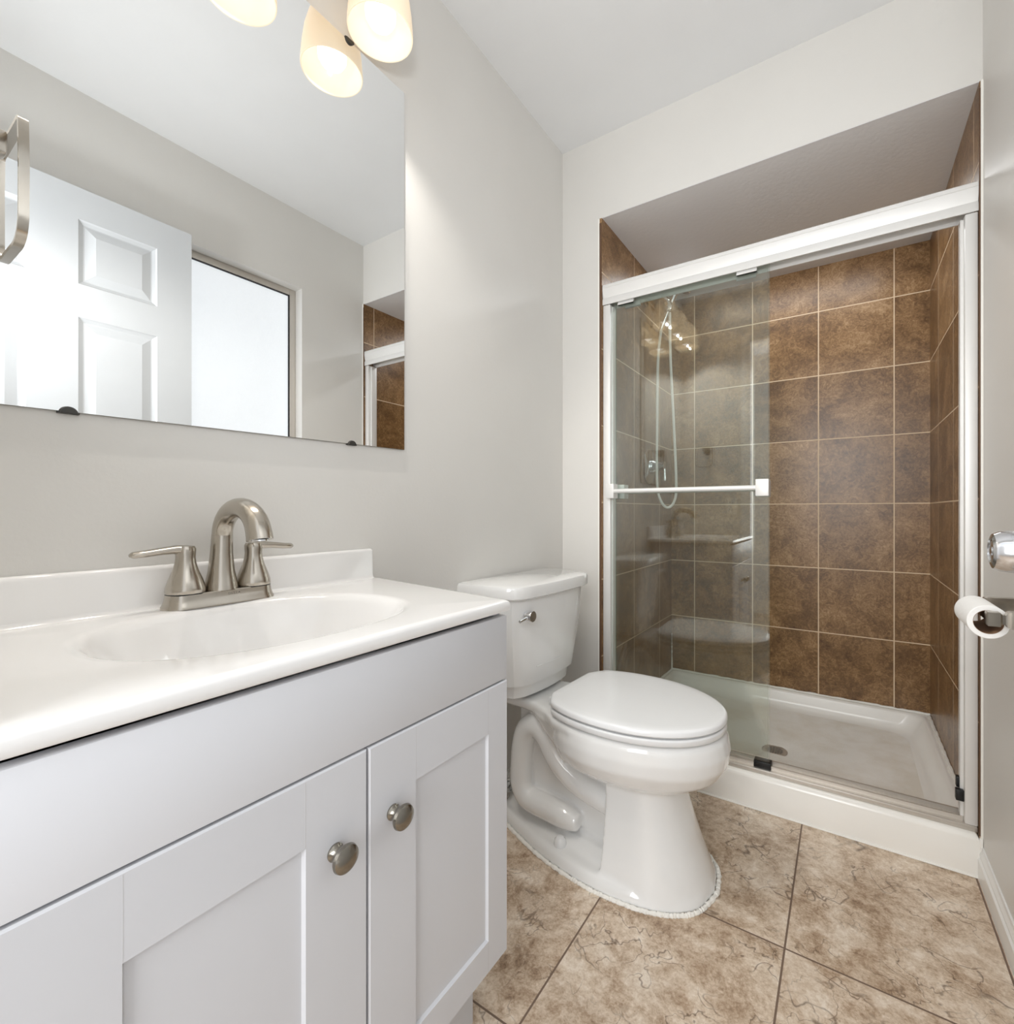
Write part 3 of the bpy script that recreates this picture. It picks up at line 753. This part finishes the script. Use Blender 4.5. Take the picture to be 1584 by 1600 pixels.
# towel ring on the near wall
def towel_ring():
    t = thing('towel_ring', 'brushed nickel square towel ring on the wall left of the mirror', 'towel ring', (-0.822, YN, 1.412))
    bm = NB(); box(bm, -0.022, 0.022, 0.0, 0.008, -0.022, 0.022, 0.003); box(bm, -0.011, 0.011, 0.007, 0.082, -0.013, 0.013, 0.003); obj('bracket', bm, 'nickel', t)
    bm = NB()
    w_, zt, zb = 0.055, 0.012, -0.124
    path = []
    def arc(cx, cz, r, a0, a1, n=5):
        for k in range(n+1):
            a = a0+(a1-a0)*k/n; path.append((cx+r*math.cos(a), 0.086, cz+r*math.sin(a)))
    arc(w_-0.006, zt-0.006, 0.006, PI/2, 0, 3); path.append((w_+0.003, 0.086, (zt+zb)/2+0.02)); arc(w_-0.026, zb+0.030, 0.028, 0, -PI/2, 6); arc(-w_+0.026, zb+0.030, 0.028, -PI/2, -PI, 6); path.append((-w_-0.003, 0.086, (zt+zb)/2+0.02)); arc(-w_+0.006, zt-0.006, 0.006, PI, PI/2, 3)
    tube(bm, path, 1.0, closed=True, up=(0, 1, 0), rect=(0.0022, 0.0042)); obj('ring', bm, 'nickel', t, True, 30)
towel_ring()

# outlet on the near wall
def outlet():
    t = thing('wall_outlet', 'white duplex outlet plate on the wall beside the vanity', 'outlet', (-0.66, YN, 1.02))
    bm = NB(); box(bm, -0.036, 0.036, 0, 0.006, -0.058, 0.058, 0.003); p = obj('cover_plate', bm, 'outlet', t)
    for z in (-0.022, 0.022):
        bm = NB(); box(bm, -0.016, 0.016, 0.005, 0.0075, z-0.015, z+0.015, 0.003); r_ = obj('socket', bm, 'outlet', t)
        bm = NB(); box(bm, -0.008, -0.005, 0.007, 0.0078, z-0.004, z+0.006); box(bm, 0.005, 0.008, 0.007, 0.0078, z-0.004, z+0.006); obj('slot', bm, 'black', r_, False)
outlet()

# ------------------------------------------------------------------ toilet
def egg(xc, af, ab, b, z, n=64, pf=2.0, pb=2.4, yc=0.0):
    pts = []
    for k in range(n):
        a = 2*PI*k/n; c, s = math.cos(a), math.sin(a)
        p = pf if c > 0 else pb
        A = af if c > 0 else ab
        r = 1/((abs(c)/A)**p+(abs(s)/b)**p)**(1/p)
        pts.append(Vector((xc+c*r, yc+s*r, z)))
    return pts
def remesh(bm, name, mat, parent, voxel=0.005, smooth=6):
    me = bpy.data.meshes.new('tmp'); bmesh.ops.recalc_face_normals(bm, faces=bm.faces); bm.to_mesh(me); bm.free()
    o = bpy.data.objects.new('tmp', me); C.objects.link(o)
    m = o.modifiers.new('r', 'REMESH'); m.mode = 'VOXEL'; m.voxel_size = voxel; m.use_smooth_shade = True
    s = o.modifiers.new('s', 'SMOOTH'); s.factor = 0.5; s.iterations = smooth
    bpy.context.view_layer.update()
    dg = bpy.context.evaluated_depsgraph_get()
    me2 = bpy.data.meshes.new_from_object(o.evaluated_get(dg)); me2.name = name
    bpy.data.objects.remove(o); bpy.data.meshes.remove(me)
    me2.materials.clear(); me2.materials.append(M[mat])
    for p in me2.polygons: p.use_smooth = True
    r = bpy.data.objects.new(name, me2); C.objects.link(r); r.parent = parent
    return r
TRAP = lambda s: [(0.47, s*0.060, 0.165), (0.395, s*0.066, 0.182), (0.333, s*0.070, 0.200), (0.286, s*0.073, 0.229), (0.251, s*0.075, 0.267), (0.228, s*0.076, 0.304), (0.191, s*0.076, 0.330), (0.155, s*0.076, 0.314), (0.136, s*0.076, 0.270), (0.129, s*0.077, 0.20), (0.131, s*0.078, 0.135), (0.160, s*0.079, 0.100), (0.240, s*0.080, 0.094), (0.342, s*0.079, 0.088)]
TOI = (XL+0.012, 1.312, 0.0)
TROT = math.radians(-3.0)
def smooth_path(ctrl, per=8):
    pts = []
    for i in range(len(ctrl)-1):
        p0 = Vector(ctrl[max(i-1, 0)]); p1 = Vector(ctrl[i]); p2 = Vector(ctrl[i+1]); p3 = Vector(ctrl[min(i+2, len(ctrl)-1)])
        for k in range(per):
            u = k/per; pts.append(0.5*((2*p1)+(p2-p0)*u+(2*p0-5*p1+4*p2-p3)*u*u+(3*p1-p0-3*p2+p3)*u**3))
    pts.append(Vector(ctrl[-1])); return pts
def toilet():
    t = thing('toilet', 'white two-piece toilet with closed lid between vanity and shower', 'toilet', TOI, TROT)
    bm = NB()
    # rim and bowl
    loft(bm, [egg(0.45, 0.275, 0.19, 0.188, 0.412), egg(0.45, 0.283, 0.195, 0.196, 0.400), egg(0.45, 0.288, 0.20, 0.200, 0.370), egg(0.45, 0.283, 0.20, 0.196, 0.335), egg(0.45, 0.262, 0.19, 0.178, 0.300), egg(0.45, 0.225, 0.18, 0.145, 0.272), egg(0.45, 0.18, 0.14, 0.110, 0.262)])
    # inner bowl / pedestal front
    def D_(xb, xf, b, z, n=40, taper=1.0):
        pts = [Vector((xb, -b*taper, z))]
        for k in range(n+1):
            a = -PI/2+PI*k/n
            pts.append(Vector((xb+0.08+(xf-xb-0.08)*math.copysign(abs(math.cos(a))**0.9, math.cos(a)), b*math.sin(a), z)))
        pts.append(Vector((xb, b*taper, z)))
        return pts
    loft(bm, [D_(0.445, 0.700, 0.160, 0.004), D_(0.445, 0.692, 0.152, 0.03), D_(0.445, 0.660, 0.132, 0.11), D_(0.442, 0.632, 0.116, 0.19), D_(0.44, 0.615, 0.108, 0.25), D_(0.44, 0.62, 0.112, 0.30)])
    # foot plate: leaf-shaped outline
    half = [(0.030, 0.035), (0.06, 0.085), (0.13, 0.115), (0.26, 0.155), (0.38, 0.172), (0.46, 0.174), (0.56, 0.160), (0.64, 0.125), (0.685, 0.075), (0.703, 0.0)]
    hp = smooth_path([Vector((x, h, 0)) for x, h in half], 5); half = [(p.x, max(p.y, 0.0)) for p in hp]
    def foot(z, ins):
        up = [Vector((x-ins*(1 if x > 0.55 else 0), -(max(h-ins, 0)), z)) for x, h in half]
        dn = [Vector((p.x, -p.y, z)) for p in reversed(up[:-1])]
        return up+dn
    loft(bm, [foot(0.0, 0.0), foot(0.018, 0.003), foot(0.030, 0.010), foot(0.034, 0.020)])
    # slanting top of the foot, rising to the web
    loft(bm, [foot(0.02, 0.010), [Vector((min(p.x, 0.5), p.y*0.55, 0.050)) for p in foot(0.05, 0.02)]])
    # web
    box(bm, 0.105, 0.50, -0.058, 0.058, 0.02, 0.30); box(bm, 0.105, 0.46, -0.058, 0.058, 0.25, 0.37)
    # deck under the tank, flaring to the rim
    def deck(z, g):
        prof = [(0.012, 0.105), (0.14, 0.105), (0.20, 0.112), (0.255, 0.135), (0.30, 0.165), (0.37, 0.190), (0.45, 0.19)]
        a = [Vector((x, -(h-g), z)) for x, h in prof]; return a+[Vector((p.x, -p.y, z)) for p in reversed(a)]
    loft(bm, [deck(0.372, 0.02), deck(0.385, 0.004), deck(0.398, 0.0), deck(0.408, 0.003), deck(0.412, 0.010)])
    # underside rear of the bowl to deck
    loft(bm, [egg(0.40, 0.20, 0.14, 0.12, 0.26), egg(0.38, 0.22, 0.20, 0.14, 0.34), egg(0.38, 0.22, 0.24, 0.150, 0.385)])
    # trapway relief on both sides
    for s in (-1, 1):
        path = smooth_path(TRAP(s))
        tube(bm, path, [0.036 if i < len(path)-5 else 0.036-0.0016*(i-len(path)+6)**1.3 for i in range(len(path))], 18)
    bowl = remesh(bm, 'bowl', 'porcelain', t, 0.0045, 9)
    # opening hole suggestion is the web recess itself; bolt caps
    for s in (-1, 1):
        bm = NB(); lathe(bm, [(0.0185, 0.030), (0.0185, 0.048), (0.0165, 0.060), (0.010, 0.067), (0.0005, 0.069)], 28, Matrix.Translation((0.302, s*0.120, -0.012))); obj('bolt_cap', bm, 'seat', t)
    # caulk line round the foot
    pts = foot(0.003, -0.004)
    P2 = []
    for i in range(len(pts)):
        a, b = pts[i], pts[(i+1) % len(pts)]
        for k in range(6): P2.append(a.lerp(b, k/6)+Vector((random.uniform(-.001, .001), random.uniform(-.001, .001), 0)))
    bm = NB(); tube(bm, P2, [0.0055+random.uniform(-.0012, .0012) for _ in P2], 8, closed=True, up=(0, 0, 1)); obj('caulk_line', bm, 'caulk', t)
    # tank
    def tk(x0, x1, h, z, ch=0.05, bow=0.018):
        pts = [Vector((x0, -h, z)), Vector((x1-0.085, -h, z)), Vector((x1-0.022, -h+0.022, z)), Vector((x1-0.012, -h+0.036, z))]
        N = 10
        for k in range(N+1):
            u = -1+2*k/N; pts.append(Vector((x1-0.004+bow*(1-u*u)*0.6, (h-0.054)*u, z)))
        return pts+[Vector((p.x, -p.y, z)) for p in reversed(pts[:4])]
    bm = NB(); loft(bm, [tk(0.030, 0.166, 0.158, 0.419), tk(0.020, 0.174, 0.168, 0.425), tk(0.020, 0.177, 0.171, 0.459), tk(0.018, 0.187, 0.182, 0.464), tk(0.012, 0.199, 0.204, 0.60), tk(0.010, 0.206, 0.219, 0.735)])
    obj('tank', bm, 'porcelain', t, True, 28)
    bm = NB(); loft(bm, [tk(0.004, 0.214, 0.222, 0.730), tk(0.0, 0.222, 0.230, 0.736), tk(0.0, 0.223, 0.231, 0.760), tk(0.003, 0.220, 0.228, 0.769), tk(0.012, 0.210, 0.219, 0.773)])
    obj('tank_lid', bm, 'porcelain', t, True, 40)
    # recessed front panel line of the tank (thin moulded ridge)
    bm = NB(); tube(bm, [(0.2045, -0.10, 0.520), (0.2055, -0.03, 0.517), (0.2055, 0.04, 0.516)], 0.0012, 6); obj('moulded_ridge', bm, 'porcelain', t)
    # flush lever
    bm = NB(); lathe(bm, [(0.0165, 0.0), (0.0165, 0.020), (0.0155, 0.022), (0.0005, 0.0222)], 32, TR((0.203, -0.146, 0.681), (0, PI/2, 0)))
    fl = obj('flush_lever', bm, 'chrome', t)
    bm = NB(); tube(bm, [(0.213, -0.150, 0.680), (0.215, -0.196, 0.674)], [0.0055, 0.0042], 12); obj('lever_arm', bm, 'chrome', fl)
    # seat and lid
    def lidp(z, g, xb=0.262):
        pts = egg(0.46, 0.268-g, 0.26, 0.197-g, z, 96, 2.05, 2.2)
        out = []
        for p in pts:
            x = max(p.x, xb+g)
            lim = (0.105-g*0.3)+(x-xb-g)*1.75          # chamfered rear corners
            y = max(-lim, min(lim, p.y)); out.append(Vector((x, y, z)))
        return out
    bm = NB(); loft(bm, [lidp(0.4165, 0.010), lidp(0.4175, 0.004), lidp(0.422, 0.001), lidp(0.431, 0.001), lidp(0.4345, 0.004), lidp(0.435, 0.02)]); obj('seat', bm, 'seat', t, True, 40)
    bm = NB(); loft(bm, [lidp(0.4385, 0.012), lidp(0.439, 0.004), lidp(0.443, 0.000), lidp(0.452, 0.000), lidp(0.456, 0.003), lidp(0.4578, 0.009), lidp(0.459, 0.03), lidp(0.4605, 0.10)]); obj('lid', bm, 'seat', t, True, 40)
    for s in (-1, 1):
        bm = NB(); box(bm, 0.245, 0.275, s*0.075-0.022, s*0.075+0.022, 0.411, 0.437, 0.005); obj('hinge', bm, 'seat', t)
    return t
toilet()

# water shutoff valve behind the toilet
def shutoff():
    t = thing('water_shutoff_valve', 'chrome water shutoff valve with clear knob low on the wall', 'valve', (XL, 1.262, 0.082))
    bm = NB(); lathe(bm, [(0.028, 0.0), (0.028, 0.003), (0.010, 0.006)], 24, TR((0, 0, 0), (0, PI/2, 0))); tube(bm, [(0.004, 0, 0), (0.035, 0, 0)], 0.009, 14)
    tube(bm, [(0.028, 0, -0.006), (0.028, 0, 0.035)], 0.0085, 14); obj('body', bm, 'chrome', t)
    bm = NB(); tube(bm, [(0.036, 0, 0), (0.050, 0, 0)], [0.011, 0.008], 14); obj('stem', bm, 'black', t)
    bm = NB(); lathe(bm, [(0.012, 0.05), (0.0165, 0.052), (0.0165, 0.066), (0.013, 0.069), (0.0005, 0.069)], 18, TR((0, 0, 0), (0, PI/2, 0))); obj('knob', bm, 'clear', t)
    bm = NB(); tube(bm, smooth_path([(0.028, 0, 0.035), (0.028, -0.004, 0.12), (0.05, -0.03, 0.22), (0.085, -0.04, 0.30), (0.10, -0.035, 0.33)]), 0.0045, 10); obj('supply_line', bm, 'alu_grey', t)
shutoff()

# ------------------------------------------------------------------ toilet paper
HX, HZ = 0.2195, 0.802
NY, FY = 1.140, 1.262
def tp_holder():
    t = thing('toilet_paper_holder', 'brushed nickel two-post toilet paper holder on the right wall', 'paper holder', (XR, (NY+FY)/2, HZ))
    for s, y in ((-1, NY-0.022), (1, FY+0.022)):
        yy = y-(NY+FY)/2
        bm = NB(); box(bm, -0.010, -0.0005, yy-0.024, yy+0.024, -0.028, 0.028, 0.003)
        # squared arm with a waist near the end
        def sq(x, a, b): return [Vector((x, yy-a, -b)), Vector((x, yy+a, -b)), Vector((x, yy+a, b)), Vector((x, yy-a, b))]
        loft(bm, [sq(-0.008, 0.010, 0.017), sq(-0.040, 0.009, 0.0155), sq(-0.074, 0.009, 0.0145), sq(-0.078, 0.008, 0.013), sq(-0.081, 0.006, 0.008), sq(-0.085, 0.006, 0.008), sq(-0.088, 0.009, 0.012), sq(-0.104, 0.009, 0.012), sq(-0.106, 0.007, 0.010)])
        obj('post', bm, 'nickel', t, True, 25)
    bm = NB(); L = (FY-NY)/2+0.016
    xx = HX-XR
    box(bm, xx-0.008, xx+0.008, -L, L, -0.008, 0.008, 0.002); obj('roller', bm, 'nickel', t)
tp_holder()
def tp_roll():
    t = thing('toilet_paper_roll', 'nearly used up white toilet paper roll on the nickel holder', 'toilet paper', (HX-0.004, (NY+FY)/2, HZ-0.011))
    L = (FY-NY)/2-0.002; m4 = TR((0, 0, 0), (-PI/2, 0, 0))
    bm = NB(); lathe(bm, [(0.0212, -L), (0.0288, -L), (0.0297, -L+0.001), (0.0297, L-0.001), (0.0288, L), (0.0212, L)], 48, m4, False, False)
    # loose end of the sheet
    pts = []
    for k in range(8): a = math.radians(150+k*6); pts.append((0.0305*math.cos(a), 0.0305*math.sin(a)))
    obj('paper', bm, 'paper', t, True, 40)
    bm = NB(); lathe(bm, [(0.0205, -L+0.0005), (0.0211, -L+0.0005), (0.0211, L-0.0005), (0.0205, L-0.0005), (0.0205, -L+0.0005)], 40, m4, False, False); obj('cardboard_core', bm, 'card', t, True, 40)
tp_roll()
